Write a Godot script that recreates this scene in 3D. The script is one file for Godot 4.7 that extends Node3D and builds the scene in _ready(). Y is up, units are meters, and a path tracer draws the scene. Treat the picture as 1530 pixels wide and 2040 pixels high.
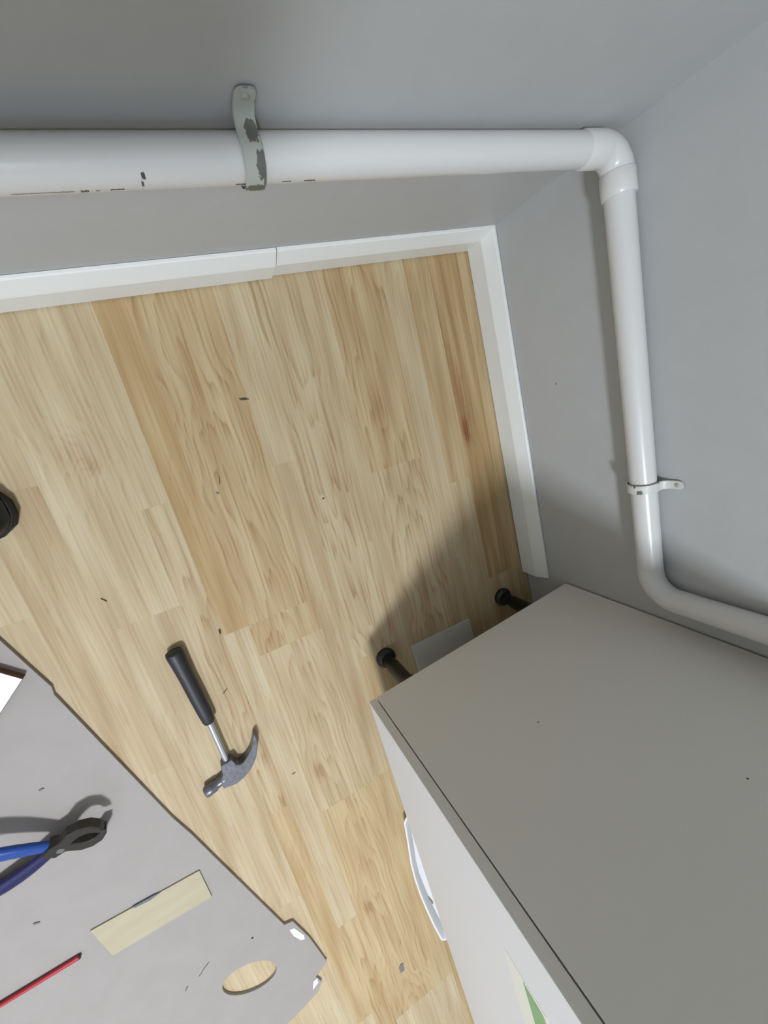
extends Node3D

# ---------------------------------------------------------------- helpers
var mats := {}
var taken := {}

func c8(r: float, g: float, b: float) -> Color:
	return Color(r / 255.0, g / 255.0, b / 255.0)

func mat(key: String, col: Color, rough := 0.6, metal := 0.0, tex: Texture2D = null) -> StandardMaterial3D:
	if mats.has(key):
		return mats[key]
	var m := StandardMaterial3D.new()
	m.resource_name = key
	m.albedo_color = col
	m.roughness = rough
	m.metallic = metal
	if tex:
		m.albedo_texture = tex
	mats[key] = m
	return m

func begin() -> SurfaceTool:
	var st := SurfaceTool.new()
	st.begin(Mesh.PRIMITIVE_TRIANGLES)
	return st

# one triangle, turned so that its front looks along `out`
func tri(st: SurfaceTool, a: Vector3, b: Vector3, c: Vector3, out: Vector3, group := -1, ua := Vector2.ZERO, ub := Vector2.ZERO, uc := Vector2.ZERO) -> void:
	if (a - c).cross(a - b).dot(out) < 0.0:
		var t := b; b = c; c = t
		var u := ub; ub = uc; uc = u
	st.set_smooth_group(group); st.set_uv(ua); st.add_vertex(a)
	st.set_smooth_group(group); st.set_uv(ub); st.add_vertex(b)
	st.set_smooth_group(group); st.set_uv(uc); st.add_vertex(c)

func quad(st: SurfaceTool, a: Vector3, b: Vector3, c: Vector3, d: Vector3, out: Vector3, group := -1, uv := [Vector2(0, 0), Vector2(1, 0), Vector2(1, 1), Vector2(0, 1)]) -> void:
	tri(st, a, b, c, out, group, uv[0], uv[1], uv[2])
	tri(st, a, c, d, out, group, uv[0], uv[2], uv[3])

func add_box(st: SurfaceTool, lo: Vector3, hi: Vector3, bev := 0.0, xf := Transform3D.IDENTITY) -> void:
	var ce := (lo + hi) * 0.5
	var h := (hi - lo) * 0.5
	var v := func(s: Vector3, axis: int) -> Vector3:
		var q := Vector3.ZERO
		for i in 3:
			q[i] = s[i] * (h[i] if i == axis else h[i] - bev)
		return xf * (ce + q)
	var B := xf.basis
	for a in 3:
		var b := (a + 1) % 3
		var c := (a + 2) % 3
		for s in [-1.0, 1.0]:
			var q := []
			for k in [[-1.0, -1.0], [1.0, -1.0], [1.0, 1.0], [-1.0, 1.0]]:
				var sg := Vector3.ZERO
				sg[a] = s; sg[b] = k[0]; sg[c] = k[1]
				q.append(v.call(sg, a))
			var n := Vector3.ZERO
			n[a] = s
			var sb := h[b] * 2.0
			var sc := h[c] * 2.0
			quad(st, q[0], q[1], q[2], q[3], B * n, -1, [Vector2(0, 0), Vector2(sb, 0), Vector2(sb, sc), Vector2(0, sc)])
			if bev > 0.0:
				for s2 in [-1.0, 1.0]:
					var s0 := Vector3.ZERO; var s1 := Vector3.ZERO
					s0[a] = s; s0[b] = s2; s0[c] = -1.0
					s1[a] = s; s1[b] = s2; s1[c] = 1.0
					var n2 := Vector3.ZERO
					n2[a] = s; n2[b] = s2
					quad(st, v.call(s0, a), v.call(s1, a), v.call(s1, b), v.call(s0, b), B * n2)
	if bev > 0.0:
		for x in [-1.0, 1.0]:
			for y in [-1.0, 1.0]:
				for z in [-1.0, 1.0]:
					var s := Vector3(x, y, z)
					tri(st, v.call(s, 0), v.call(s, 1), v.call(s, 2), B * s)

# round tube along a path; one radius (Vector2: across, up) for each point
func add_tube(st: SurfaceTool, path: Array, rad: Array, seg := 20, caps := true, up := Vector3.UP, vlen := 1.0) -> void:
	var rows := []
	var centres := []
	var lens := []
	var L := 0.0
	var prev_n := Vector3.ZERO
	for i in path.size():
		var p: Vector3 = path[i]
		var t: Vector3
		if i == 0:
			t = path[1] - p
		elif i == path.size() - 1:
			t = p - path[i - 1]
		else:
			t = (path[i + 1] - p).normalized() + (p - path[i - 1]).normalized()
		t = t.normalized()
		var n: Vector3
		if i == 0:
			n = up - t * up.dot(t)
			if n.length() < 0.01:
				n = Vector3.RIGHT - t * t.x
		else:
			n = prev_n - t * prev_n.dot(t)
		n = n.normalized()
		prev_n = n
		var b := t.cross(n)
		if i > 0:
			L += p.distance_to(path[i - 1])
		var r: Vector2 = rad[i] if rad[i] is Vector2 else Vector2(rad[i], rad[i])
		var row := []
		for j in seg:
			var an := TAU * j / seg
			row.append(p + b * cos(an) * r.x + n * sin(an) * r.y)
		rows.append(row); centres.append(p); lens.append(L / vlen)
	for i in path.size() - 1:
		for j in seg:
			var k := (j + 1) % seg
			var out: Vector3 = (rows[i][j] + rows[i + 1][k] + rows[i][k] + rows[i + 1][j]) * 0.25 - (centres[i] + centres[i + 1]) * 0.5
			var u0 := float(j) / seg
			var u1 := float(j + 1) / seg
			quad(st, rows[i][j], rows[i][k], rows[i + 1][k], rows[i + 1][j], out, 1, [Vector2(u0, lens[i]), Vector2(u1, lens[i]), Vector2(u1, lens[i + 1]), Vector2(u0, lens[i + 1])])
	if caps:
		for e in [[0, 1], [path.size() - 1, path.size() - 2]]:
			var o: Vector3 = path[e[0]] - path[e[1]]
			for j in seg:
				tri(st, centres[e[0]], rows[e[0]][j], rows[e[0]][(j + 1) % seg], o, 2)

# polygon drawn in the plane of xf's x and y, pushed out along its z from 0 to depth, edges bevelled
func add_ext(st: SurfaceTool, poly: PackedVector2Array, depth: float, xf: Transform3D, bev := 0.0, group := -1) -> void:
	if Geometry2D.is_polygon_clockwise(poly):
		poly = poly.duplicate(); poly.reverse()
	var n := poly.size()
	var ins := PackedVector2Array()
	var nor := PackedVector2Array()
	for i in n:
		var a := poly[(i + n - 1) % n]; var b := poly[i]; var c := poly[(i + 1) % n]
		var d1 := (b - a).normalized(); var d2 := (c - b).normalized()
		var m := Vector2(d1.y, -d1.x) + Vector2(d2.y, -d2.x)
		m = m.normalized()
		var cs: float = max(0.35, m.dot(Vector2(d1.y, -d1.x)))
		nor.append(m)
		ins.append(b - m * bev / cs)
	var idx := Geometry2D.triangulate_polygon(ins)
	if idx.is_empty():
		ins = poly.duplicate()
		idx = Geometry2D.triangulate_polygon(ins)
	var B := xf.basis
	for f in [[0.0, -1.0], [depth, 1.0]]:
		for k in range(0, idx.size(), 3):
			var q := []
			for e in 3:
				q.append(xf * Vector3(ins[idx[k + e]].x, ins[idx[k + e]].y, f[0]))
			tri(st, q[0], q[1], q[2], B.z * f[1], -1, ins[idx[k]], ins[idx[k + 1]], ins[idx[k + 2]])
	var levels := [[ins, 0.0], [poly, bev], [poly, depth - bev], [ins, depth]] if bev > 0.0 else [[poly, 0.0], [poly, depth]]
	for l in levels.size() - 1:
		var p0: PackedVector2Array = levels[l][0]; var p1: PackedVector2Array = levels[l + 1][0]
		var z0: float = levels[l][1]; var z1: float = levels[l + 1][1]
		for i in n:
			var j := (i + 1) % n
			var d := poly[j] - poly[i]
			quad(st, xf * Vector3(p0[i].x, p0[i].y, z0), xf * Vector3(p0[j].x, p0[j].y, z0), xf * Vector3(p1[j].x, p1[j].y, z1), xf * Vector3(p1[i].x, p1[i].y, z1), B * Vector3(d.y, -d.x, 0.0), group)

func obj(called: String, st: SurfaceTool, m: Material, parent: Node3D = self) -> MeshInstance3D:
	st.generate_normals()
	var o := MeshInstance3D.new()
	o.name = called
	o.mesh = st.commit()
	o.material_override = m
	parent.add_child(o, true)
	return o

func numbered(called: String) -> String:
	if not taken.has(called):
		taken[called] = 0
		return called
	taken[called] += 1
	return "%s_%03d" % [called, taken[called]]

func tag(o: Node, label: String, category: String, group := "") -> Node:
	o.set_meta("label", label)
	o.set_meta("category", category)
	if group:
		o.set_meta("group", group)
	return o

func thing(called: String, label: String, category: String, at := Vector3.ZERO, group := "") -> Node3D:
	var o := Node3D.new()
	o.name = numbered(called)
	add_child(o)
	o.position = at
	tag(o, label, category, group)
	return o

func struct(called: String, st: SurfaceTool, m: Material) -> MeshInstance3D:
	var o := obj(called, st, m)
	o.set_meta("kind", "structure")
	return o

# x/z floor polygon -> transform whose x,y plane is the floor and whose z is up (mirrors z)
func floor_xf(y: float) -> Transform3D:
	return Transform3D(Basis(Vector3(1, 0, 0), Vector3(0, 0, -1), Vector3(0, 1, 0)), Vector3(0, y, 0))

func fp(pts: Array) -> PackedVector2Array:
	var r := PackedVector2Array()
	for p in pts:
		r.append(Vector2(p[0], -p[1]))
	return r

# ---------------------------------------------------------------- computed textures
const TW := 192
const TH := 1280

func noise(sd: int, f := 1.0, oct := 1) -> FastNoiseLite:
	var n := FastNoiseLite.new()
	n.seed = sd
	n.frequency = f
	n.noise_type = FastNoiseLite.TYPE_SIMPLEX_SMOOTH
	n.fractal_type = FastNoiseLite.FRACTAL_FBM if oct > 1 else FastNoiseLite.FRACTAL_NONE
	n.fractal_octaves = oct
	return n

# printed oak grain: 0.15 m across (u), 1 m along (v). Rings of a tilted trunk cut flat give the arches.
func wood(sd: int, xc: float, h0: float, slope: float, spacing: float, arch: float, knots: Array, band: float) -> ImageTexture:
	var n1 := noise(sd)
	var n2 := noise(sd + 50)
	var data := PackedByteArray()
	data.resize(TW * TH * 3)
	var li := Vector3(202, 188, 158)
	var da := Vector3(158, 131, 94)
	var kn := Vector3(128, 86, 58)
	var i := 0
	for y in TH:
		var v := float(y) / TH
		var wob := n1.get_noise_2d(v * 3.1, 7.0) * 0.014 + n1.get_noise_2d(v * 9.0, 3.0) * 0.004
		var h := h0 + slope * v + n1.get_noise_2d(v * 4.0, 21.0) * 0.006
		for x in TW:
			var u := 0.15 * x / TW
			var dx := u - xc - wob
			var kk := 0.0
			var extra := 0.0
			for k in knots:
				var a: float = (u - k[0]) / k[2]
				var b: float = (v - k[1]) / k[3]
				var e := exp(-(a * a + b * b))
				kk += e * k[4]
				extra += e * k[5]
			var d := sqrt(dx * dx + h * h) + extra
			var ph := d / spacing + n2.get_noise_2d(u * 45.0, v * 2.2) * 0.5
			var t: float = ph - floorf(ph)
			var line: float = t * t * t * (1.0 if t < 0.93 else (1.0 - t) / 0.07)
			var fib := n1.get_noise_2d(u * 900.0, v * 9.0)
			var med := n2.get_noise_2d(u * 150.0, v * 2.6 + 40.0)
			var low := n1.get_noise_2d(u * 22.0 + 90.0, v * 3.0)
			var k0: float = 0.31 + 0.78 * arch * line * (0.65 + 0.6 * med) + 0.06 * fib + 0.11 * med + 0.20 * low + band * clampf(0.5 + n2.get_noise_2d(u * 30.0, v * 1.6 + 11.0) * 1.6, 0.0, 1.0)
			k0 = clampf(k0, 0.0, 1.0)
			var kc := clampf(kk * (0.75 + 0.5 * med + 0.3 * line), 0.0, 0.85)
			var c := li.lerp(da, k0).lerp(kn, kc)
			data[i] = int(c.x); data[i + 1] = int(c.y); data[i + 2] = int(c.z)
			i += 3
	return ImageTexture.create_from_image(Image.create_from_data(TW, TH, false, Image.FORMAT_RGB8, data))

func soft_noise_tex(sd: int, f: float, lo: Color, hi: Color, size := 512) -> NoiseTexture2D:
	var t := NoiseTexture2D.new()
	t.width = size; t.height = size
	t.seamless = true
	t.noise = noise(sd, f, 4)
	var g := Gradient.new()
	g.set_color(0, lo); g.set_color(1, hi)
	t.color_ramp = g
	return t

# ================================================================ scene
func _ready() -> void:
	# ---- camera
	var cam := Camera3D.new()
	cam.name = "camera"
	cam.fov = 102.48
	cam.near = 0.01
	cam.far = 50.0
	cam.transform = Transform3D(Basis(Vector3(0.88296, 0.40318, 0.24047), Vector3(0.32015, -0.14252, -0.93659), Vector3(-0.34334, 0.90395, -0.25492)).orthonormalized(), Vector3(-0.7369, 0.905, 0.3055))
	add_child(cam)
	cam.make_current()
	# ---- sky and exposure
	var we := WorldEnvironment.new()
	we.name = "world"
	var env := Environment.new()
	env.background_mode = Environment.BG_SKY
	var sky := Sky.new()
	var sm := ProceduralSkyMaterial.new()
	sm.sky_top_color = Color(0.62, 0.72, 0.85)
	sm.sky_horizon_color = Color(0.80, 0.84, 0.88)
	sm.ground_horizon_color = Color(0.55, 0.56, 0.55)
	sm.ground_bottom_color = Color(0.35, 0.35, 0.33)
	sm.sun_angle_max = 0.0
	sky.sky_material = sm
	env.sky = sky
	env.background_energy_multiplier = 1.0
	env.tonemap_mode = Environment.TONE_MAPPER_LINEAR
	env.tonemap_exposure = 1.0
	env.sdfgi_enabled = true
	env.ssao_enabled = true
	env.ssil_enabled = true
	we.environment = env
	add_child(we)
	# ---- ceiling lamp (its glowing face is built with the lamp) and weak cool fill added at an unseen window
	var lamp_at := Vector3(-1.98, 3.23, 1.86)
	var lamp := AreaLight3D.new()
	lamp.name = "ceiling_lamp_light"
	lamp.area_size = Vector2(0.36, 0.36)
	lamp.position = lamp_at + Vector3(0, -0.025, 0)
	lamp.rotation_degrees = Vector3(-90, 0, 0)
	lamp.light_color = Color(0.945, 0.967, 1.0)
	lamp.light_energy = 11.9
	lamp.area_range = 8.0
	lamp.shadow_enabled = true
	add_child(lamp)
	var win_fill := AreaLight3D.new()
	win_fill.name = "added_window_fill"
	win_fill.area_size = Vector2(1.5, 1.2)
	win_fill.position = Vector3(-2.77, 1.65, 1.9)
	win_fill.rotation_degrees = Vector3(0, -90, 0)
	win_fill.light_color = Color(0.82, 0.91, 1.0)
	win_fill.light_energy = 0.4
	win_fill.area_range = 8.0
	win_fill.shadow_enabled = true
	add_child(win_fill)

	build_room(lamp_at)
	build_floor()
	build_skirting()
	build_pipe()
	build_cabinet()
	build_shade_cupboard()
	build_board()
	build_hammer()
	build_pincers()
	build_small()

# ---------------------------------------------------------------- room shell
const XL := -2.8
const ZF := 3.6
const HC := 3.3

func build_room(lamp_at: Vector3) -> void:
	var paint := mat("grey_wall_paint", Color.WHITE, 0.55, 0.0, soft_noise_tex(5, 0.02, c8(176, 178, 178), c8(179, 181, 181)))
	paint.uv1_triplanar = true
	paint.uv1_world_triplanar = true
	paint.uv1_scale = Vector3(1.3, 1.3, 1.3)
	var white := mat("ceiling_paint", c8(228, 228, 224), 0.8)
	var st := begin(); add_box(st, Vector3(XL - 0.12, -0.05, -0.12), Vector3(0.12, HC + 0.1, 0.0)); struct("wall_back", st, paint)
	st = begin(); add_box(st, Vector3(0.0, -0.05, 0.0), Vector3(0.12, HC + 0.1, ZF))
	var wr := struct("wall_right", st, paint)
	st = begin(); add_tube(st, [Vector3(0.0, 0.1984, 0.3635), Vector3(-0.0006, 0.1984, 0.3635)], [0.0016, 0.0012], 10); obj("nail", st, mat("dark_nail", c8(60, 58, 54), 0.8), wr)
	# left wall with the window opening z 1.1..2.7, y 1.0..2.3
	st = begin()
	add_box(st, Vector3(XL - 0.12, -0.05, 0.0), Vector3(XL, HC + 0.1, 1.1))
	add_box(st, Vector3(XL - 0.12, -0.05, 2.7), Vector3(XL, HC + 0.1, ZF))
	add_box(st, Vector3(XL - 0.12, -0.05, 1.1), Vector3(XL, 1.0, 2.7))
	add_box(st, Vector3(XL - 0.12, 2.3, 1.1), Vector3(XL, HC + 0.1, 2.7))
	struct("wall_left", st, paint)
	st = begin(); add_box(st, Vector3(XL - 0.12, -0.05, ZF), Vector3(0.12, HC + 0.1, ZF + 0.12)); struct("wall_front", st, paint)
	st = begin(); add_box(st, Vector3(XL - 0.12, HC, -0.12), Vector3(0.12, HC + 0.1, ZF + 0.15)); struct("ceiling", st, white)
	# unseen window, added as the place the fill light comes from
	var win := Node3D.new(); win.name = "added_window_1"; win.set_meta("kind", "structure"); add_child(win)
	var upvc := mat("white_window_frame", c8(235, 235, 235), 0.35)
	st = begin()
	for r in [[1.1, 1.16, 1.0, 2.3], [2.64, 2.7, 1.0, 2.3], [1.16, 2.64, 1.0, 1.06], [1.16, 2.64, 2.24, 2.3], [1.87, 1.93, 1.06, 2.24]]:
		add_box(st, Vector3(XL - 0.10, r[2], r[0]), Vector3(XL - 0.04, r[3], r[1]), 0.004)
	obj("window_frame", st, upvc, win)
	var glass := mat("window_glass", Color(0.9, 0.95, 0.97, 0.06), 0.02)
	glass.transparency = BaseMaterial3D.TRANSPARENCY_ALPHA
	for s in [[1.16, 1.87], [1.93, 2.64]]:
		st = begin(); add_box(st, Vector3(XL - 0.072, 1.06, s[0]), Vector3(XL - 0.068, 2.24, s[1])); obj("pane", st, glass, win)
	# ceiling lamp: round plastic fitting
	var l := thing("ceiling_lamp", "round white ceiling lamp glowing on the ceiling", "lamp", Vector3(lamp_at.x, HC, lamp_at.z))
	st = begin(); add_tube(st, [Vector3(0, 0, 0), Vector3(0, -0.035, 0), Vector3(0, -0.045, 0)], [0.20, 0.20, 0.19], 40, true, Vector3.RIGHT); obj("base", st, upvc, l)
	var glow := mat("lamp_diffuser", c8(245, 245, 245), 0.5)
	glow.emission_enabled = true
	glow.emission = Color(0.96, 0.97, 1.0)
	glow.emission_energy_multiplier = 3.0
	st = begin(); add_tube(st, [Vector3(0, -0.046, 0), Vector3(0, -0.06, 0), Vector3(0, -0.068, 0)], [0.185, 0.18, 0.15], 40, true, Vector3.RIGHT); obj("diffuser", st, glow, l)

# ---------------------------------------------------------------- floor of printed planks
func build_floor() -> void:
	var st := begin()
	var under := mat("floor_underlay", c8(48, 40, 32), 0.9)
	add_box(st, Vector3(XL, -0.05, 0.0), Vector3(0.0, -0.0075, ZF))
	var fl := struct("floor", st, under)
	# eight sheets of grain, some with arches or knots: seed, centre, depth, slope, ring gap, contrast, knots, brown band
	var tex := [
		wood(11, 0.21, 0.030, 0.010, 0.0110, 0.30, [], 0.0),
		wood(12, 0.075, 0.085, -0.085, 0.0120, 0.80, [], 0.05),
		wood(13, 0.060, 0.004, 0.085, 0.0125, 0.80, [], 0.05),
		wood(14, 0.20, 0.020, 0.015, 0.0090, 0.35, [[0.016, 0.45, 0.010, 0.030, 1.1, -0.016], [0.020, 0.36, 0.016, 0.11, 0.45, -0.012]], 0.32),
		wood(15, 0.19, 0.030, 0.020, 0.0130, 0.30, [[0.075, 0.26, 0.030, 0.035, 0.20, 0.034], [0.09, 0.29, 0.012, 0.016, 0.28, 0.014]], -0.05),
		wood(16, 0.055, 0.070, -0.060, 0.0090, 0.55, [[0.035, 0.655, 0.010, 0.022, 0.5, -0.014]], 0.0),
		wood(17, -0.05, 0.040, 0.030, 0.0130, 0.25, [], 0.14),
		wood(18, 0.085, 0.095, -0.080, 0.0130, 0.80, [[0.06, 0.62, 0.02, 0.05, 0.35, 0.012]], 0.10),
	]
	var tones := [Color(1, 1, 1), Color(0.985, 0.955, 0.905), Color(1.0, 1.0, 1.0), Color(0.99, 0.98, 0.965), Color(0.965, 0.92, 0.845), Color(0.97, 0.925, 0.85)]
	# strips across the room, and where each one is cut: [x from, x to, [z cuts...], [[sheet, tone, shift along], ...]]
	var strips := [
		[-1.22, -1.105, [0.0, 0.52, 1.35, 2.2], [[6, 0, 0.0], [0, 2, 0.1], [4, 3, 0.0]]],
		[-1.105, -1.011, [0.0, 0.30, 0.93, 1.8, 2.5], [[0, 3, 0.3], [6, 3, 0.2], [0, 2, 0.05], [1, 0, 0.1]]],
		[-1.011, -0.8775, [0.0, 0.60, 1.45, 2.3], [[4, 0, 0.0], [6, 2, 0.1], [0, 0, 0.1]]],
		[-0.8775, -0.825, [0.0, 0.392, 1.18, 2.0], [[0, 2, 0.5], [7, 3, 0.0], [6, 1, 0.2]]],
		[-0.825, -0.77, [0.0, 0.70, 1.63, 2.4], [[6, 4, 0.0], [0, 0, 0.05], [7, 1, 0.0]]],
		[-0.77, -0.62, [0.0, 0.78, 1.255, 2.1], [[1, 1, 0.30], [5, 3, 0.3], [5, 1, 0.28]]],
		[-0.62, -0.56, [0.0, 0.381, 1.25, 2.1], [[0, 2, 0.1], [6, 3, 0.0], [0, 1, 0.1]]],
		[-0.56, -0.45, [0.0, 0.90, 1.7, 2.4], [[2, 0, 0.02], [0, 1, 0.1], [6, 1, 0.1]]],
		[-0.45, -0.40, [0.0, 0.62, 1.5, 2.3], [[0, 3, 0.0], [6, 0, 0.0], [0, 2, 0.1]]],
		[-0.40, -0.26, [0.0, 0.46, 0.99, 1.8], [[7, 1, 0.30], [1, 0, 0.15], [0, 0, 0.1]]],
		[-0.26, -0.20, [0.0, 0.75, 1.6], [[0, 0, 0.2], [6, 0, 0.0]]],
		[-0.20, -0.134, [0.0, 0.55, 1.4], [[6, 1, 0.3], [0, 3, 0.1]]],
		[-0.134, -0.05, [0.0, 0.85, 1.6], [[3, 4, 0.02], [0, 1, 0.1]]],
		[-0.05, -0.002, [0.0, 0.95, 1.9], [[0, 1, 0.0], [0, 3, 0.0]]],
	]
	var x := -1.22
	var k := 0
	while x > XL + 0.1:
		var w := 0.1 + 0.045 * (k % 2)
		var z0 := 0.31 + 0.23 * (k % 3)
		strips.append([x - w, x, [0.0, z0, z0 + 0.83, z0 + 1.66, min(z0 + 2.49, ZF)], [[k % 8, k % 4, 0.1], [(k + 3) % 8, (k + 1) % 4, 0.1], [(k + 6) % 8, (k + 2) % 4, 0.1], [k % 7, 0, 0.1]]])
		x -= w
		k += 1
	for s in strips:
		var cuts: Array = s[2]
		var last: float = cuts[cuts.size() - 1]
		while last < ZF - 0.02:                       # carry every strip to the far wall
			last = min(last + 0.8, ZF)
			cuts.append(last)
			s[3].append([0, 0, 0.1])
		for c in cuts.size() - 1:
			var a: Array = s[3][c]
			var key := "plank_%d_%d" % [a[0], a[1]]
			var m := mat(key, tones[a[1]], 0.55, 0.0, tex[a[0]])
			m.metallic_specular = 0.3
			var lo := Vector3(s[0], -0.0075, cuts[c])
			var hi := Vector3(s[1], 0.0, cuts[c + 1])
			var b := 0.00012
			st = begin()
			var u := func(p: Vector3) -> Vector2: return Vector2((p.x - s[0]) / 0.15, a[2] + p.z - cuts[c])
			var t0 := [Vector3(lo.x + b, 0, lo.z + b), Vector3(hi.x - b, 0, lo.z + b), Vector3(hi.x - b, 0, hi.z - b), Vector3(lo.x + b, 0, hi.z - b)]
			var t1 := [Vector3(lo.x, -b, lo.z), Vector3(hi.x, -b, lo.z), Vector3(hi.x, -b, hi.z), Vector3(lo.x, -b, hi.z)]
			quad(st, t0[0], t0[1], t0[2], t0[3], Vector3.UP, -1, [u.call(t0[0]), u.call(t0[1]), u.call(t0[2]), u.call(t0[3])])
			for e in 4:
				var f := (e + 1) % 4
				var mid: Vector3 = (t1[e] + t1[f]) * 0.5 - (lo + hi) * 0.5
				var q: Vector3 = t1[e]; var r: Vector3 = t1[f]
				quad(st, t0[e], t0[f], r, q, Vector3.UP, -1, [u.call(t0[e]), u.call(t0[f]), u.call(r), u.call(q)])
				quad(st, q, r, Vector3(r.x, lo.y, r.z), Vector3(q.x, lo.y, q.z), Vector3(mid.x, 0, mid.z), -1, [u.call(q), u.call(r), u.call(r), u.call(q)])
			obj("plank", st, m, fl)

# ---------------------------------------------------------------- skirting boards
func skirt_profile() -> PackedVector2Array:   # x: out from the wall, y: up
	return PackedVector2Array([Vector2(0.0, 0.0035), Vector2(0.018, 0.0035), Vector2(0.0181, 0.054), Vector2(0.0172, 0.0572), Vector2(0.0062, 0.0865), Vector2(0.0040, 0.0885), Vector2(0.0, 0.0888)])

func build_skirting() -> void:
	var gloss := mat("white_gloss_paint", c8(226, 228, 225), 0.3)
	var prof := skirt_profile()
	var back := Node3D.new(); back.name = "baseboard_back"; back.set_meta("kind", "structure"); add_child(back)
	# along the back wall: x runs with -local z
	var st := begin()
	add_ext(st, prof, 0.4995, Transform3D(Basis(Vector3(0, 0, 1), Vector3(0, 1, 0), Vector3(-1, 0, 0)), Vector3(-0.001, 0.0, 0.0005)), 0.0006)
	obj("board", st, gloss, back)
	st = begin()
	add_ext(st, prof, 2.29, Transform3D(Basis(Vector3(0, 0.05, 1).normalized(), Vector3(0, 1, -0.05).normalized(), Vector3(-1, 0, 0)), Vector3(-0.5022, -0.0004, 0.0052)), 0.0006)
	obj("board", st, gloss, back)
	var side := Node3D.new(); side.name = "baseboard_right"; side.set_meta("kind", "structure"); add_child(side)
	st = begin()
	add_ext(st, prof, 0.874, Transform3D(Basis(Vector3(-1, 0, 0), Vector3(0, 1, 0), Vector3(0, 0, 1)), Vector3(-0.0016, 0.0, 0.0006)), 0.0006)
	obj("board", st, gloss, side)

# ---------------------------------------------------------------- waste pipe and its two clips
const PY := 0.395
const PR := 0.0225
const PAZ := 0.0285
const PBX := -0.024
const PVZ := 0.803

func build_pipe() -> void:
	var pw := mat("white_pipe_plastic", c8(208, 208, 206), 0.28)
	var t := thing("waste_pipe", "white painted plastic waste pipe running round the corner of the walls", "pipe", Vector3(0, 0, 0))
	# run on the back wall
	var st := begin()
	add_tube(st, [Vector3(XL + 0.001, PY, PAZ), Vector3(-0.095, PY, PAZ)], [PR, PR], 40)
	obj("pipe_run", st, marked_pipe(pw), t)
	# elbow with collars
	st = begin()
	var path := []
	var rad := []
	var R := 0.034
	for i in 13:
		var a := PI * 0.5 * i / 12.0
		path.append(Vector3(PBX - R + R * sin(a), PY, PAZ + R - R * cos(a)))
		rad.append(0.0243)
	add_tube(st, path, rad, 32)
	var el := obj("elbow", st, pw, t)
	st = begin()
	add_tube(st, [Vector3(-0.098, PY, PAZ), Vector3(-0.096, PY, PAZ), Vector3(PBX - R, PY, PAZ)], [0.0232, 0.0245, 0.0247], 32)
	obj("collar", st, pw, el)
	st = begin()
	add_tube(st, [Vector3(PBX, PY, PAZ + R - 0.002), Vector3(PBX, PY, PAZ + R), Vector3(PBX, PY, PAZ + R + 0.030), Vector3(PBX, PY, PAZ + R + 0.032)], [0.0252, 0.0262, 0.0262, 0.0248], 32)
	obj("collar", st, pw, el)
	# run on the right wall
	st = begin()
	add_tube(st, [Vector3(PBX, PY, PAZ + R + 0.02), Vector3(PBX, PY, PVZ - 0.055)], [PR, PR], 40)
	obj("pipe_run", st, pw, t)
	# bend up and riser
	path = []; rad = []
	st = begin()
	var R2 := 0.05
	path.append(Vector3(PBX, PY, PVZ - R2 - 0.012)); rad.append(0.0228)
	for i in 13:
		var a := PI * 0.5 * i / 12.0
		path.append(Vector3(PBX, PY + R2 - R2 * cos(a), PVZ - R2 + R2 * sin(a)))
		rad.append(0.0232)
	path.append(Vector3(PBX, PY + R2 + 0.03, PVZ)); rad.append(0.0228)
	add_tube(st, path, rad, 32)
	obj("bend", st, pw, t)
	st = begin()
	add_tube(st, [Vector3(PBX, PY + R2 + 0.02, PVZ), Vector3(PBX, HC - 0.002, PVZ)], [PR, PR], 40, true, Vector3.RIGHT)
	obj("pipe_run", st, pw, t)
	clip("pipe_clip", "chipped grey metal strap clip holding the pipe on the back wall", -0.593, true)
	clip("pipe_clip", "white painted strap clip with small chip holding the pipe beside the right wall", 0.575, false)

# plastic with paint cracks and scuffs at places read off the pipe; u runs round it, v along it
func marked_pipe(base: StandardMaterial3D) -> StandardMaterial3D:
	var w := 256
	var h := 2048
	var im := Image.create(w, h, false, Image.FORMAT_RGB8)
	im.fill(Color(1, 1, 1))
	var L := 2.7
	var rng := RandomNumberGenerator.new(); rng.seed = 4
	# [x, angle from the room side in degrees, length along, width in degrees]
	for m in [[-0.79, -6, 0.05, 2], [-0.756, -7, 0.006, 10], [-0.745, -7, 0.003, 5], [-0.728, -5, 0.012, 6], [-0.702, 33, 0.003, 16], [-0.7045, 12, 0.0015, 18], [-0.604, -8, 0.018, 6], [-0.557, -4, 0.010, 5], [-0.53, -4, 0.013, 6], [-0.845, -6, 0.03, 2]]:
		# ring angle used by add_tube: path +x, n up, b = t x n = +z -> cos is +z, sin is up
		var v: float = (m[0] - (XL + 0.001))
		var y0 := int((v - m[2] * 0.5) * h); var y1 := int((v + m[2] * 0.5) * h)
		for y in range(y0, y1 + 1):
			var ce: float = m[1] + rng.randf_range(-1.2, 1.2)
			var hw: float = m[3] * 0.5 * rng.randf_range(0.6, 1.1)
			for a in range(int((ce - hw) / 360.0 * w * 1.0), int((ce + hw) / 360.0 * w) + 1):
				im.set_pixel(posmod(a, w), posmod(y, h), c8(92, 92, 86))
	var m2: StandardMaterial3D = base.duplicate()
	m2.resource_name = "white_pipe_plastic_scuffed"
	m2.albedo_texture = ImageTexture.create_from_image(im)
	return m2

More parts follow.
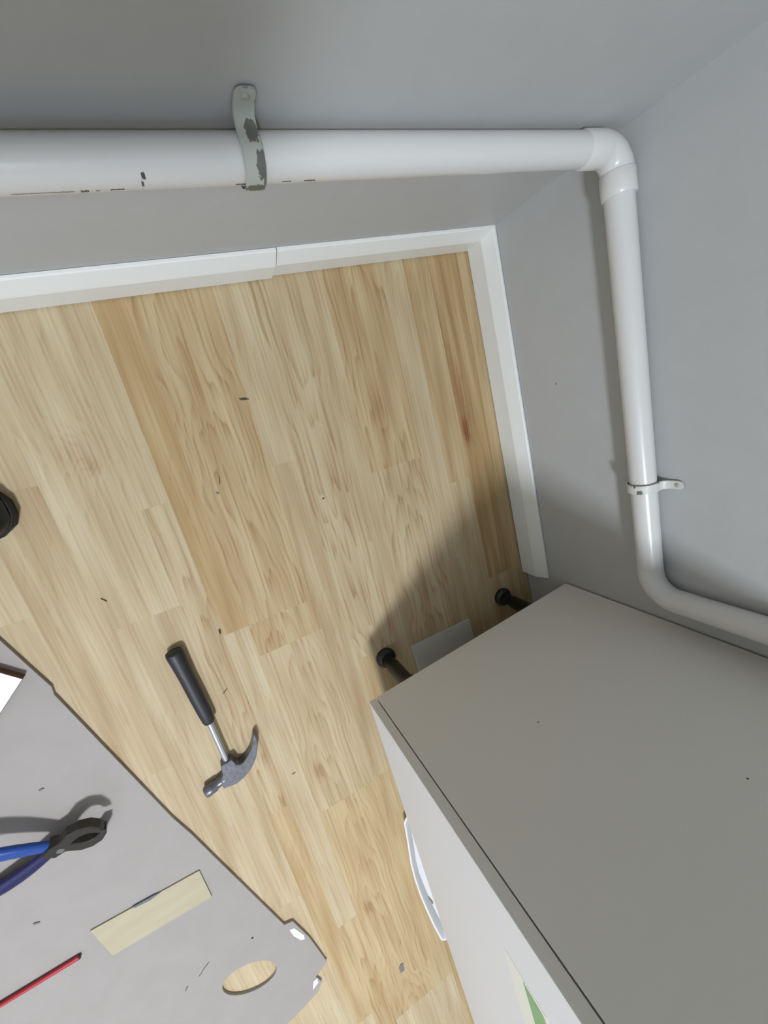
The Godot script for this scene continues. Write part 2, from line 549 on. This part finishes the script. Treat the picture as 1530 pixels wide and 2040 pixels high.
# bent strap in profile (d out from the wall, y), extruded across its width
func clip(called: String, label: String, along: float, on_back: bool) -> void:
	var gap := PAZ if on_back else -PBX
	var w := 0.022 if on_back else 0.017
	var pts := []
	pts.append(Vector2(0.0022, 0.4535)); pts.append(Vector2(0.0022, 0.4515)); pts.append(Vector2(0.0022, 0.447)); pts.append(Vector2(0.0022, 0.436))
	pts.append(Vector2(0.0035, 0.428)); pts.append(Vector2(0.0075, 0.421))
	var rr := PR + 0.0028
	for i in 17:
		var an := deg_to_rad(112.0 - 230.0 * i / 16.0)
		pts.append(Vector2(gap + rr * cos(an), PY + rr * sin(an)))
	pts.append(Vector2(0.004, PY - rr + 0.002))
	pts.append(Vector2(0.0004, PY - rr - 0.001))
	var o := thing(called, label, "pipe clip", Vector3(0, 0, 0))
	var base := Vector3(along, 0, 0) if on_back else Vector3(0, 0, along)
	var dd := Vector3(0, 0, 1) if on_back else Vector3(-1, 0, 0)
	var ww := Vector3(1, 0, 0) if on_back else Vector3(0, 0, 1)
	var st := begin()
	var L := [0.0]
	for i in range(1, pts.size()):
		L.append(L[i - 1] + pts[i].distance_to(pts[i - 1]))
	var tot: float = L[L.size() - 1]
	var th := 0.0022
	var rows := []
	for i in pts.size():
		var a: Vector2 = pts[max(0, i - 1)]; var b: Vector2 = pts[min(pts.size() - 1, i + 1)]
		var t := (b - a).normalized()
		var n := Vector2(-t.y, t.x)
		if n.x < 0.0 and i < 8: n = -n
		if i >= 6 and i < 23: n = (pts[i] - Vector2(gap, PY)).normalized()
		var half := w * 0.5
		if i < 3: half *= [0.42, 0.78, 0.97][i]
		var row := []
		for s in [[-half, 0.0], [-half * 0.9, 1.0], [half * 0.9, 1.0], [half, 0.0]]:
			var q: Vector2 = pts[i] + n * th * s[1]
			row.append(base + dd * q.x + Vector3(0, q.y, 0) + ww * s[0])
		rows.append([row, base + dd * n.x + Vector3(0, n.y, 0) - base])
	for i in pts.size() - 1:
		for j in 3:
			var outv: Vector3 = rows[i][1] + ww * float(j - 1)
			var u0 := [0.0, 0.06, 0.94, 1.0]
			quad(st, rows[i][0][j], rows[i][0][j + 1], rows[i + 1][0][j + 1], rows[i + 1][0][j], outv, j, [Vector2(u0[j], L[i] / tot), Vector2(u0[j + 1], L[i] / tot), Vector2(u0[j + 1], L[i + 1] / tot), Vector2(u0[j], L[i + 1] / tot)])
	quad(st, rows[0][0][0], rows[0][0][1], rows[0][0][2], rows[0][0][3], Vector3.UP)
	var m := mat("strap_chipped" if on_back else "strap_white", Color.WHITE, 0.45, 0.0, strap_tex(on_back))
	obj("strap", st, m, o)
	st = begin()
	var sp := base + Vector3(0, 0.4435, 0) + dd * 0.003
	add_tube(st, [sp, sp + dd * 0.0022, sp + dd * 0.0030], [0.0042, 0.0038, 0.0022], 16, true, ww)
	obj("screw", st, mat("painted_screw", c8(190, 192, 186) if not on_back else c8(160, 163, 156), 0.45), o)

func strap_tex(on_back: bool) -> ImageTexture:
	var im := Image.create(64, 256, false, Image.FORMAT_RGB8)
	var paint := c8(172, 176, 168) if on_back else c8(205, 206, 200)
	im.fill(paint)
	var n := noise(33, 0.08, 3)
	var spots := [[0.66, 0.275, 0.34, 0.075], [0.80, 0.445, 0.28, 0.085], [0.55, 0.585, 0.7, 0.040], [0.95, 0.52, 0.14, 0.06], [0.95, 0.09, 0.06, 0.02]] if on_back else [[0.78, 0.52, 0.30, 0.035], [0.1, 0.57, 0.15, 0.015], [0.1, 0.30, 0.2, 0.008]]
	for y in 256:
		for x in 64:
			for s in spots:
				var a: float = (x / 64.0 - s[0]) / s[2]
				var b: float = (y / 256.0 - s[1]) / s[3]
				if a * a + b * b + n.get_noise_2d(x, y) * 0.55 < 0.8:
					im.set_pixel(x, y, c8(98, 100, 94))
	return ImageTexture.create_from_image(im)

# ---------------------------------------------------------------- base cabinet
func build_cabinet() -> void:
	var t := thing("base_cabinet", "grey and white kitchen base cabinet on black legs against the wall", "cabinet", Vector3(-0.5922, 0.0, 0.9068))
	t.rotation.y = atan2(0.0372, 0.5921)
	# local: x back towards the wall, y up, z along the front; door outside at x = 0, side panel outside at z = 0
	var carc := mat("grey_melamine", c8(220, 219, 214), 0.5)
	var face := mat("white_melamine", c8(214, 215, 218), 0.4)
	var LEN := 1.2
	var D := 0.588
	var y0 := 0.149
	var y1 := 0.869
	var st := begin(); add_box(st, Vector3(0.0185, y0, 0.0), Vector3(D, y1, 0.018), 0.0006); obj("side_panel", st, carc, t)
	st = begin(); add_box(st, Vector3(0.0185, y0, LEN - 0.018), Vector3(D, y1, LEN), 0.0006); obj("side_panel", st, carc, t)
	st = begin(); add_box(st, Vector3(0.0185, y0, 0.0182), Vector3(D, y0 + 0.018, LEN - 0.0182), 0.0006); obj("bottom_panel", st, carc, t)
	st = begin(); add_box(st, Vector3(D - 0.012, y0 + 0.0182, 0.0182), Vector3(D - 0.004, y1, LEN - 0.0182)); obj("back_panel", st, carc, t)
	st = begin(); add_box(st, Vector3(0.0185, y1 - 0.018, 0.0182), Vector3(0.1185, y1, LEN - 0.0182), 0.0006); obj("top_rail", st, carc, t)
	st = begin(); add_box(st, Vector3(D - 0.12, y1 - 0.018, 0.0182), Vector3(D - 0.0125, y1, LEN - 0.0182), 0.0006); obj("top_rail", st, carc, t)
	# front: grey edge banding round a white face
	st = begin(); add_box(st, Vector3(0.0006, y0 + 0.0006, 0.0002), Vector3(0.0165, y1 - 0.002, LEN - 0.002), 0.0004)
	var door := obj("door", st, carc, t)
	door.rotation.y = deg_to_rad(-2.6)
	st = begin(); add_box(st, Vector3(-0.0002, y0 + 0.0004, 0.0006), Vector3(0.0012, y1 - 0.002, LEN - 0.002), 0.0004)
	obj("door_face", st, face, door)
	# peeling sticker on the face
	var green := mat("green_sticker", c8(126, 168, 118), 0.5)
	var film := mat("sticker_backing", c8(222, 222, 214), 0.4)
	var xf := Transform3D(Basis(Vector3(0, 0, 1), Vector3(0, 1, 0), Vector3(-1, 0, 0)), Vector3(-0.0002, 0, 0))
	st = begin(); add_ext(st, PackedVector2Array([Vector2(0.138, 0.548), Vector2(0.30, 0.548), Vector2(0.30, 0.66), Vector2(0.138, 0.625)]), 0.0003, xf); var stk := obj("sticker", st, film, door)
	xf.origin.x = -0.0006
	st = begin(); add_ext(st, PackedVector2Array([Vector2(0.146, 0.584), Vector2(0.295, 0.590), Vector2(0.295, 0.655), Vector2(0.150, 0.618)]), 0.0002, xf); obj("green_print", st, green, stk)
	# pilot holes in the side panel
	var dark := mat("dark_hole", c8(40, 38, 36), 0.9)
	for p in [[0.22, 0.42], [0.35, 0.66]]:
		st = begin(); add_tube(st, [Vector3(p[0], p[1], 0.0002), Vector3(p[0], p[1], -0.0002)], [0.0014, 0.0012], 10); obj("screw_hole", st, dark, t)
	# legs, placed where they stand under the panels
	var black := mat("black_leg_plastic", c8(22, 22, 23), 0.42)
	for p in [[0.1015, 0.0270], [0.486, 0.044], [0.1015, LEN - 0.05], [0.486, LEN - 0.05]]:
		var b := Vector3(p[0], 0.0, p[1])
		var leg := Node3D.new(); leg.name = "leg"; t.add_child(leg, true); leg.position = b
		st = begin(); add_tube(st, [Vector3(0, 0.0003, 0), Vector3(0, 0.006, 0), Vector3(0, 0.012, 0), Vector3(0, 0.016, 0)], [0.0255, 0.0262, 0.0245, 0.0165], 28, true, Vector3.RIGHT); obj("foot", st, black, leg)
		st = begin(); add_tube(st, [Vector3(0, 0.0162, 0), Vector3(0, 0.05, 0), Vector3(0, 0.0505, 0), Vector3(0, 0.125, 0), Vector3(0, 0.135, 0), Vector3(0, 0.1488, 0)], [0.0145, 0.0145, 0.0175, 0.0175, 0.024, 0.026], 28, true, Vector3.RIGHT); obj("shaft", st, black, leg)

# ---------------------------------------------------------------- cupboard added out of view to shade back wall and pipe from the lamp
func build_shade_cupboard() -> void:
	var t := thing("shade_cupboard", "unseen white cupboard added to shade the back wall and the pipe", "cupboard", Vector3(-1.225, 1.0, 0.002))
	var body := mat("cupboard_melamine", c8(222, 222, 218), 0.5)
	var st := begin(); add_box(st, Vector3(-0.35, 0.0, 0.0), Vector3(0.35, 0.72, 0.40), 0.001); obj("body", st, body, t)
	for s in [-1.0, 1.0]:
		st = begin()
		var xa: float = 0.0015 if s > 0.0 else -0.349
		add_box(st, Vector3(xa, 0.001, 0.4015), Vector3(xa + 0.3475, 0.719, 0.4195), 0.001)
		var door := obj("door", st, body, t)
		st = begin(); add_tube(st, [Vector3(s * 0.04, 0.05, 0.4195), Vector3(s * 0.04, 0.05, 0.44), Vector3(s * 0.04, 0.17, 0.44), Vector3(s * 0.04, 0.17, 0.4195)], [0.005, 0.005, 0.005, 0.005], 12, true, Vector3.RIGHT)
		obj("handle", st, mat("cupboard_steel", c8(180, 180, 180), 0.35, 0.8), door)

# ---------------------------------------------------------------- hardboard sheet and what lies on it
const BT := 0.007

func build_board() -> void:
	var hb := mat("hardboard_face", Color.WHITE, 0.65, 0.0, soft_noise_tex(8, 0.015, c8(153, 146, 141), c8(158, 151, 146)))
	hb.uv1_triplanar = true
	hb.uv1_world_triplanar = true
	hb.uv1_scale = Vector3(1.5, 1.5, 1.5)
	var outline := [[-1.175, 0.49], [-1.1606, 0.5368], [-1.1265, 0.6583], [-1.1285, 0.6744], [-1.0524, 1.029], [-1.0483, 1.0468], [-1.031, 1.108], [-1.0137, 1.1814], [-0.9386, 1.4949], [-0.9179, 1.5017], [-0.8975, 1.5835], [-0.8813, 1.6973], [-0.9199, 1.7187], [-0.9115, 1.749], [-0.9299, 1.7713], [-0.9812, 1.7879], [-1.0343, 1.8006], [-1.72, 1.90], [-1.70, 0.55]]
	var comb := CSGCombiner3D.new()
	comb.name = "hardboard_sheet"
	var a := CSGPolygon3D.new()
	a.name = "sheet"
	var pl := PackedVector2Array()
	for p in outline: pl.append(Vector2(p[0], p[1]))
	a.polygon = pl
	a.depth = BT - 0.0006
	a.rotation_degrees.x = 90
	a.position.y = 0.0006
	a.material = hb
	comb.add_child(a)
	var h := CSGPolygon3D.new()
	h.name = "hole"
	h.operation = CSGShape3D.OPERATION_SUBTRACTION
	var ov := PackedVector2Array()
	for i in 28:
		var an := TAU * i / 28.0
		var e := Vector2(cos(an) * 0.066, sin(an) * 0.043).rotated(0.52)
		ov.append(Vector2(-1.052, 1.578) + e)
	h.polygon = ov
	h.depth = BT * 3
	h.rotation_degrees.x = 90
	h.position.y = -BT
	h.material = hb
	comb.add_child(h)
	add_child(comb)
	tag(comb, "large pale beige hardboard sheet with ragged edge lying on the wooden floor", "board")
	var flake := mat("white_paint_flake", c8(240, 241, 243), 0.4)
	# white bare spots along the torn corner, worn off the sheet
	var st := begin()
	add_ext(st, fp([[-0.932, 1.520], [-0.921, 1.524], [-0.907, 1.565], [-0.909, 1.578], [-0.918, 1.572], [-0.929, 1.545]]), 0.0006, floor_xf(BT), 0.0001)
	tag(obj("paint_flake", st, flake), "white paint flake beside the notch of the hardboard sheet", "flake")
	st = begin()
	add_ext(st, fp([[-0.930, 1.728], [-0.918, 1.726], [-0.920, 1.742], [-0.938, 1.752]]), 0.0006, floor_xf(BT), 0.0001)
	var f2 := obj("paint_flake", st, flake); f2.name = "paint_flake_001"
	tag(f2, "small white paint flake at the torn tip of the hardboard sheet", "flake")
	# thin yellowish strip of wood
	var ply := mat("pale_veneer", Color.WHITE, 0.55, 0.0, soft_noise_tex(21, 0.012, c8(172, 161, 133), c8(180, 170, 142), 256))
	ply.uv1_triplanar = true
	ply.uv1_scale = Vector3(2, 2, 12)
	st = begin()
	add_ext(st, fp([[-1.262, 1.193], [-1.047, 1.2035], [-1.0474, 1.2877], [-1.252, 1.281]]), 0.003, floor_xf(BT + 0.0002), 0.0004)
	var vs := thing("wood_strip", "thin flat yellowish wooden strip lying on the hardboard sheet", "wood strip")
	obj("strip", st, ply, vs)
	st = begin()
	add_ext(st, fp([[-1.185, 1.1948], [-1.142, 1.1968], [-1.128, 1.2000], [-1.150, 1.2035], [-1.178, 1.2005]]), 0.0006, floor_xf(BT + 0.0032), 0.0001)
	obj("glue_smear", st, mat("blue_grey_glue", c8(96, 100, 112), 0.5), vs)
	# white melamine offcut with a bare chipboard edge
	var wo := thing("melamine_offcut", "bright white melamine panel offcut with brown raw edge on the hardboard sheet", "panel", Vector3(-1.1508, BT + 0.0002, 0.6167))
	wo.rotation.y = atan2(0.66, 0.75) + PI
	# local x runs from the corner to the upper left edge, local z to the lower left one
	var core := mat("raw_chipboard", c8(112, 78, 58), 0.9)
	st = begin(); add_box(st, Vector3(0, 0, 0), Vector3(0.34, 0.0158, 0.26), 0.0003)
	obj("core", st, core, wo)
	st = begin(); add_box(st, Vector3(0.0, 0.0158, 0.0), Vector3(0.34, 0.0170, 0.26), 0.0003)
	obj("white_face", st, mat("bright_white_melamine", c8(240, 243, 248), 0.35), wo)
	wo.scale = Vector3(1, 1, 1)
	# red pencil
	var pe := thing("pencil", "red pencil with a dark blunt end lying on the hardboard sheet", "pencil", Vector3(-1.295, BT + 0.0046, 1.2345))
	st = begin(); add_tube(st, [Vector3(-0.003, 0, 0), Vector3(-0.175, 0, 0)], [0.0045, 0.0045], 6, true, Vector3.UP); obj("barrel", st, mat("red_lacquer", c8(176, 38, 52), 0.4), pe)
	st = begin(); add_tube(st, [Vector3(-0.003, 0, 0), Vector3(-0.0004, 0, 0), Vector3(0, 0, 0)], [0.0045, 0.0042, 0.003], 6, true, Vector3.UP); obj("end", st, mat("dark_pencil_end", c8(88, 40, 46), 0.5), pe)

# ---------------------------------------------------------------- claw hammer
func build_hammer() -> void:
	var t := thing("claw_hammer", "steel claw hammer with black rubber grip lying on the wooden floor", "hammer", Vector3(-0.914, 0.0, 0.85))
	var rub := mat("black_rubber", c8(34, 35, 40), 0.5)
	var chrome := mat("hammer_shaft_steel", c8(200, 202, 210), 0.3, 0.85)
	var steel := mat("worn_steel", Color.WHITE, 0.36, 0.45, soft_noise_tex(14, 0.03, c8(98, 98, 103), c8(124, 124, 130), 256))
	steel.uv1_triplanar = true
	steel.uv1_scale = Vector3(9, 9, 9)
	# grip: along z, thicker and flared at the free end
	var zs := [-0.169, -0.168, -0.162, -0.14, -0.10, -0.05, -0.01, 0.010, 0.0165, 0.018]
	var wx := [0.0105, 0.0155, 0.0172, 0.0160, 0.0145, 0.0145, 0.0138, 0.0128, 0.0112, 0.008]
	var wy := [0.0095, 0.0135, 0.0150, 0.0142, 0.0130, 0.0130, 0.0124, 0.0115, 0.0100, 0.008]
	var path := []
	var rad := []
	for i in zs.size():
		var k: float = (zs[i] + 0.17) / 0.19
		path.append(Vector3(lerpf(-0.006, 0.004, k), 0.0150 - 0.001 * k, zs[i]))
		rad.append(Vector2(wx[i], wy[i]))
	var st := begin(); add_tube(st, path, rad, 28); var grip := obj("grip", st, rub, t)
	# worn embossed mark on the grip, too rubbed to read: four short raised strokes
	var worn := mat("worn_emboss", c8(128, 130, 140), 0.5)
	for e in [[-0.128, 0.0, 0.0036], [-0.1235, 0.0014, 0.0030], [-0.117, -0.0004, 0.0034], [-0.111, 0.0006, 0.0030]]:
		st = begin()
		add_tube(st, [Vector3(e[1] - 0.0075, 0.0272, e[0] - 0.0012), Vector3(e[1] - 0.0058, 0.0280, e[0] + 0.0010), Vector3(e[1] - 0.0036, 0.0284, e[0] + e[2] * 0.4)], [0.0005, 0.0007, 0.0005], 6)
		obj("emboss", st, worn, grip)
	# steel tube shaft
	st = begin(); add_tube(st, [Vector3(0.0035, 0.0140, 0.012), Vector3(0.0045, 0.0135, 0.145)], [0.0066, 0.0066], 22); obj("shaft", st, chrome, t)
	# head: eye and claw in one outline, poll turned on a lathe
	var xf := floor_xf(0.0025)
	var claw := [[-0.0085, 0.1225], [0.0165, 0.1205], [0.0205, 0.1370], [0.0270, 0.1420], [0.0350, 0.1410], [0.0480, 0.1320], [0.0600, 0.1190], [0.0680, 0.1050], [0.0745, 0.0900], [0.0785, 0.0905], [0.0775, 0.1090], [0.0705, 0.1300], [0.0600, 0.1500], [0.0450, 0.1660], [0.0270, 0.1775], [0.0080, 0.1835], [-0.0060, 0.1815], [-0.0200, 0.1790], [-0.0215, 0.1600], [-0.0120, 0.1450]]
	st = begin(); add_ext(st, fp(claw), 0.022, xf, 0.0014); var head := obj("head", st, steel, t)
	st = begin()
	var ax := Vector3(-1, 0.0, 0.22).normalized()
	var o0 := Vector3(-0.012, 0.0138, 0.163)
	add_tube(st, [o0, o0 + ax * 0.014, o0 + ax * 0.022, o0 + ax * 0.024, o0 + ax * 0.044, o0 + ax * 0.0465], [0.0115, 0.0098, 0.0102, 0.0122, 0.0130, 0.0112], 24)
	obj("poll", st, steel, head)

# ---------------------------------------------------------------- pincers
func build_pincers() -> void:
	var t := thing("pincers", "blue handled steel pincers lying on the hardboard sheet", "pliers", Vector3(-1.213, 0.0385, 0.950))
	# local plane: x towards the jaws, y across; tilted about x so that the jaws stand half up
	var along := Vector3(1.0, 0.0, 0.12).normalized()
	var tilt := deg_to_rad(20.0)
	var side := along.cross(Vector3.UP).normalized()
	var ay := (side * -cos(tilt) + Vector3.UP * sin(tilt)).normalized()
	t.basis = Basis(along, ay, along.cross(ay))
	var iron := mat("blackened_steel", c8(70, 66, 62), 0.42, 0.7)
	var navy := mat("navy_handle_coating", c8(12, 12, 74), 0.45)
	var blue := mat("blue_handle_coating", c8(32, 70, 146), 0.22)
	for s in [-1.0, 1.0]:
		var jaw := PackedVector2Array()
		for p in [[-0.030, 0.004], [-0.013, 0.017], [0.004, 0.021], [0.022, 0.036], [0.042, 0.039], [0.060, 0.031], [0.0705, 0.014], [0.072, 0.002], [0.062, 0.002], [0.056, 0.010], [0.048, 0.0150], [0.038, 0.0160], [0.028, 0.0125], [0.016, 0.004], [0.005, -0.010], [-0.015, -0.016]]:
			jaw.append(Vector2(p[0], p[1] * s))
		var st := begin()
		add_ext(st, jaw, 0.020, Transform3D(Basis.IDENTITY, Vector3(0, 0, -0.0100 + s * 0.0030)), 0.002)
		var j := obj("jaw", st, iron, t)
		j.rotation.z = s * deg_to_rad(3.0)
		var hp := []
		var hr := []
		for i in 9:
			var k := i / 8.0
			hp.append(Vector3(-0.016 - 0.185 * k, -s * (0.004 + 0.064 * sin(k * 1.75) * (1.0 - 0.22 * k)), s * 0.001))
			hr.append(Vector2(0.0115 + 0.0050 * sin(k * PI), 0.0078 + 0.0012 * sin(k * PI)))
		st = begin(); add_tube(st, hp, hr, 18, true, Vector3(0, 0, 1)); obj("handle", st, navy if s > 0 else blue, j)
	var st2 := begin(); add_tube(st2, [Vector3(0, 0, -0.0140), Vector3(0, 0, -0.0130), Vector3(0, 0, 0.0130), Vector3(0, 0, 0.0140)], [0.0055, 0.0068, 0.0068, 0.0055], 22, true, Vector3.RIGHT); obj("rivet", st2, mat("bright_rivet", c8(150, 150, 150), 0.3, 0.8), t)

# ---------------------------------------------------------------- tray, card, shoe and crumbs
func build_small() -> void:
	# white tray half under the cabinet
	var wp := mat("white_tray_plastic", c8(232, 233, 236), 0.3)
	var tr := thing("plastic_tray", "shallow white plastic tray with curved rim lying on the floor under the cabinet", "tray")
	var out := []
	for p in [[-0.553, 1.398], [-0.566, 1.403], [-0.5735, 1.413], [-0.5816, 1.491], [-0.590, 1.56], [-0.592, 1.614], [-0.591, 1.68], [-0.587, 1.743], [-0.580, 1.82], [-0.570, 1.90], [-0.560, 1.912], [-0.545, 1.915], [-0.26, 1.915], [-0.24, 1.90], [-0.235, 1.65], [-0.24, 1.41], [-0.26, 1.398]]:
		out.append(Vector2(p[0], p[1]))
	var ce := Vector2(-0.41, 1.655)
	var ring := func(shrink: float, y: float) -> Array:
		var r := []
		for p in out:
			var d: Vector2 = (p - ce)
			var q: Vector2 = p - Vector2(signf(d.x) * min(absf(d.x), shrink), signf(d.y) * min(absf(d.y), shrink))
			r.append(Vector3(q.x, y, q.y))
		return r
	var levels := [ring.call(0.014, 0.0005), ring.call(0.001, 0.020), ring.call(0.0, 0.023), ring.call(0.0025, 0.0245), ring.call(0.006, 0.0225), ring.call(0.022, 0.0035)]
	var st := begin()
	var cc := Vector3(ce.x, 0.01, ce.y)
	for l in levels.size() - 1:
		for i in out.size():
			var j := (i + 1) % out.size()
			var m: Vector3 = (levels[l][i] + levels[l + 1][j]) * 0.5 - cc
			quad(st, levels[l][i], levels[l][j], levels[l + 1][j], levels[l + 1][i], m if l < 3 else -m + Vector3.UP, 1)
	obj("rim", st, wp, tr)
	st = begin()
	var pl := PackedVector2Array()
	for q in levels[5]: pl.append(Vector2(q.x, -q.z))
	add_ext(st, pl, 0.003, floor_xf(0.0006)); obj("base", st, wp, tr)
	# silver screw in the tray
	var sc := thing("screw", "small silver screw lying on the white plastic tray", "screw", Vector3(-0.560, 0.0062, 1.765))
	var zinc := mat("zinc", c8(205, 205, 205), 0.25, 0.9)
	st = begin(); add_tube(st, [Vector3(0, 0, 0), Vector3(-0.006, 0, -0.026), Vector3(-0.0068, 0, -0.030)], [0.0019, 0.0018, 0.0004], 10); obj("shank", st, zinc, sc)
	st = begin(); add_tube(st, [Vector3(0, 0, 0), Vector3(0.0006, 0, 0.003), Vector3(0.0008, 0, 0.0036)], [0.0019, 0.0038, 0.0034], 14); obj("screw_head", st, zinc, sc)
	# grey card under the cabinet
	st = begin(); add_ext(st, fp([[-0.4139, 0.9296], [-0.2289, 0.9356], [-0.2235, 1.08], [-0.4095, 1.08]]), 0.006, floor_xf(0.0006), 0.0006)
	tag(obj("board_offcut", st, mat("grey_card", c8(190, 188, 182), 0.7)), "flat grey board offcut on the floor between the cabinet legs", "offcut")
	build_shoe()
	# crumbs: splinters and paint chips
	var chip := mat("dark_splinter", c8(62, 56, 50), 0.8)
	var grey := mat("grey_flake", c8(120, 116, 112), 0.8)
	var bits := [
		[-0.6286, 0.2347, 0.0, 0.020, 0.0045, 0.35, "dark curled splinter on the floor between the back wall and the hammer", 0],
		[-0.7242, 0.3763, 0.0, 0.022, 0.0013, -1.15, "thin dark bristle on the floor beside a tiny blue grey chip", 0],
		[-0.7367, 0.4016, 0.0, 0.008, 0.0035, 0.9, "tiny blue grey chip on the floor beside the thin bristle", 1],
		[-0.5281, 0.4817, 0.0, 0.005, 0.0045, 0.0, "round black speck on the bare middle of the floor", 0],
		[-0.8273, 0.6867, 0.0, 0.013, 0.0055, -1.3, "crumbly dark chip on the floor by the hammer grip end", 0],
		[-0.8621, 0.8226, 0.0, 0.015, 0.0018, -0.5, "thin dark splinter on the floor beside the hammer shaft", 0],
		[-0.7911, 1.1049, 0.0, 0.010, 0.0016, 0.1, "thin dark splinter on the floor beyond the hammer claw", 0],
		[-0.7045, 1.9246, 0.0, 0.040, 0.018, -1.2, "grey torn paper flake on the floor near the cabinet front", 1],
		[-0.9944, 0.535, 0.0, 0.014, 0.0018, 1.1, "thin dark splinter on the floor beside the hardboard sheet", 0],
		[-1.2146, 0.8443, BT, 0.009, 0.004, 0.1, "small grey chip on the hardboard above the pincers", 1],
		[-1.3254, 1.1104, BT, 0.013, 0.005, 0.6, "small grey chip on the hardboard between pincers and pencil", 1],
		[-1.0118, 1.4695, BT, 0.005, 0.0045, 0.3, "dark speck on the hardboard near its notch", 0],
		[-1.1274, 1.4658, BT, 0.040, 0.0016, -0.45, "thin grey splinter on the hardboard beside the oval hole", 1],
		[-1.1719, 1.4852, BT, 0.014, 0.004, -0.8, "small bent grey shaving on the hardboard near the oval hole", 1],
	]
	var rng := RandomNumberGenerator.new(); rng.seed = 9
	for b in bits:
		var poly := PackedVector2Array()
		for i in 9:
			var an := TAU * i / 9.0
			var r := rng.randf_range(0.75, 1.1)
			poly.append(Vector2(cos(an) * b[3] * 0.5 * r, sin(an) * b[4] * 0.5 * r + sin(cos(an) * 2.2) * b[3] * 0.06))
		st = begin()
		add_ext(st, poly, 0.0012, Transform3D(floor_xf(0.0).basis, Vector3.ZERO), 0.0002)
		var called := "splinter" if b[7] == 0 else "chip"
		var o := obj(numbered(called), st, chip if b[7] == 0 else grey)
		o.position = Vector3(b[0], b[2] + 0.0004, b[1])
		o.rotation.y = -b[5]
		tag(o, b[6], called, "crumbs on the floor and the sheet")

func build_shoe() -> void:
	var t := thing("shoe", "black shoe standing on the wooden floor with its rounded toe showing", "shoe", Vector3(-1.20, 0.0, 0.325))
	var leather := mat("black_leather", c8(24, 25, 27), 0.35)
	var sole := mat("black_rubber_sole", c8(20, 18, 17), 0.7)
	# sole outline, toe to +x
	var so := PackedVector2Array()
	var xs := [0.147, 0.138, 0.115, 0.07, 0.02, -0.04, -0.09, -0.125, -0.14]
	var hw := [0.012, 0.030, 0.044, 0.048, 0.044, 0.036, 0.034, 0.030, 0.014]
	for i in xs.size(): so.append(Vector2(xs[i], hw[i]))
	for i in range(xs.size() - 1, -1, -1): so.append(Vector2(xs[i], -hw[i]))
	var st := begin(); add_ext(st, so, 0.022, floor_xf(0.0004), 0.002); obj("sole", st, sole, t)
	# upper: sections along the length
	st = begin()
	var sx := [0.142, 0.134, 0.115, 0.085, 0.05, 0.01, -0.04, -0.09, -0.122, -0.136]
	var ht := [0.004, 0.022, 0.034, 0.040, 0.050, 0.066, 0.076, 0.078, 0.076, 0.070]
	var wd := [0.014, 0.029, 0.041, 0.045, 0.045, 0.041, 0.035, 0.032, 0.027, 0.014]
	var rows := []
	for i in sx.size():
		var row := []
		for j in 15:
			var an := PI * j / 14.0
			row.append(Vector3(sx[i], 0.0222 + ht[i] * pow(sin(an), 0.7), wd[i] * cos(an)))
		rows.append(row)
	for i in rows.size() - 1:
		for j in 14:
			quad(st, rows[i][j], rows[i][j + 1], rows[i + 1][j + 1], rows[i + 1][j], (rows[i][j] + rows[i + 1][j + 1]) * 0.5 - Vector3(sx[i], 0.0222, 0), 1)
	for j in 14:
		tri(st, Vector3(sx[0], 0.0222, 0), rows[0][j], rows[0][j + 1], Vector3.RIGHT)
		tri(st, Vector3(sx[9], 0.0222, 0), rows[9][j], rows[9][j + 1], Vector3.LEFT)
	obj("upper", st, leather, t)
	# padded collar round the opening, and the insole inside it
	var ring := []
	var rr := []
	for i in 25:
		var an := TAU * i / 24.0
		ring.append(Vector3(-0.080 + 0.046 * cos(an), 0.098 + 0.004 * sin(an * 2.0) + 0.003 * cos(an), 0.026 * sin(an)))
		rr.append(0.0065)
	st = begin(); add_tube(st, ring, rr, 10, false); obj("collar", st, leather, t)
	var hole := PackedVector2Array()
	for i in 20:
		hole.append(Vector2(-0.080 + 0.044 * cos(TAU * i / 20.0), 0.025 * sin(TAU * i / 20.0)))
	st = begin(); add_ext(st, hole, 0.002, floor_xf(0.0985)); obj("insole", st, mat("dark_insole", c8(46, 44, 42), 0.95), t)
	# laces across the instep
	for k in 4:
		var x := 0.045 - 0.022 * k
		var hh := 0.0745 + 0.0058 * k
		st = begin(); add_tube(st, [Vector3(x, hh - 0.012, -0.024), Vector3(x + 0.002, hh, -0.010), Vector3(x - 0.002, hh + 0.001, 0.010), Vector3(x, hh - 0.012, 0.024)], [0.0022, 0.0022, 0.0022, 0.0022], 8)
		obj("lace", st, mat("black_lace", c8(30, 30, 30), 0.8), t)
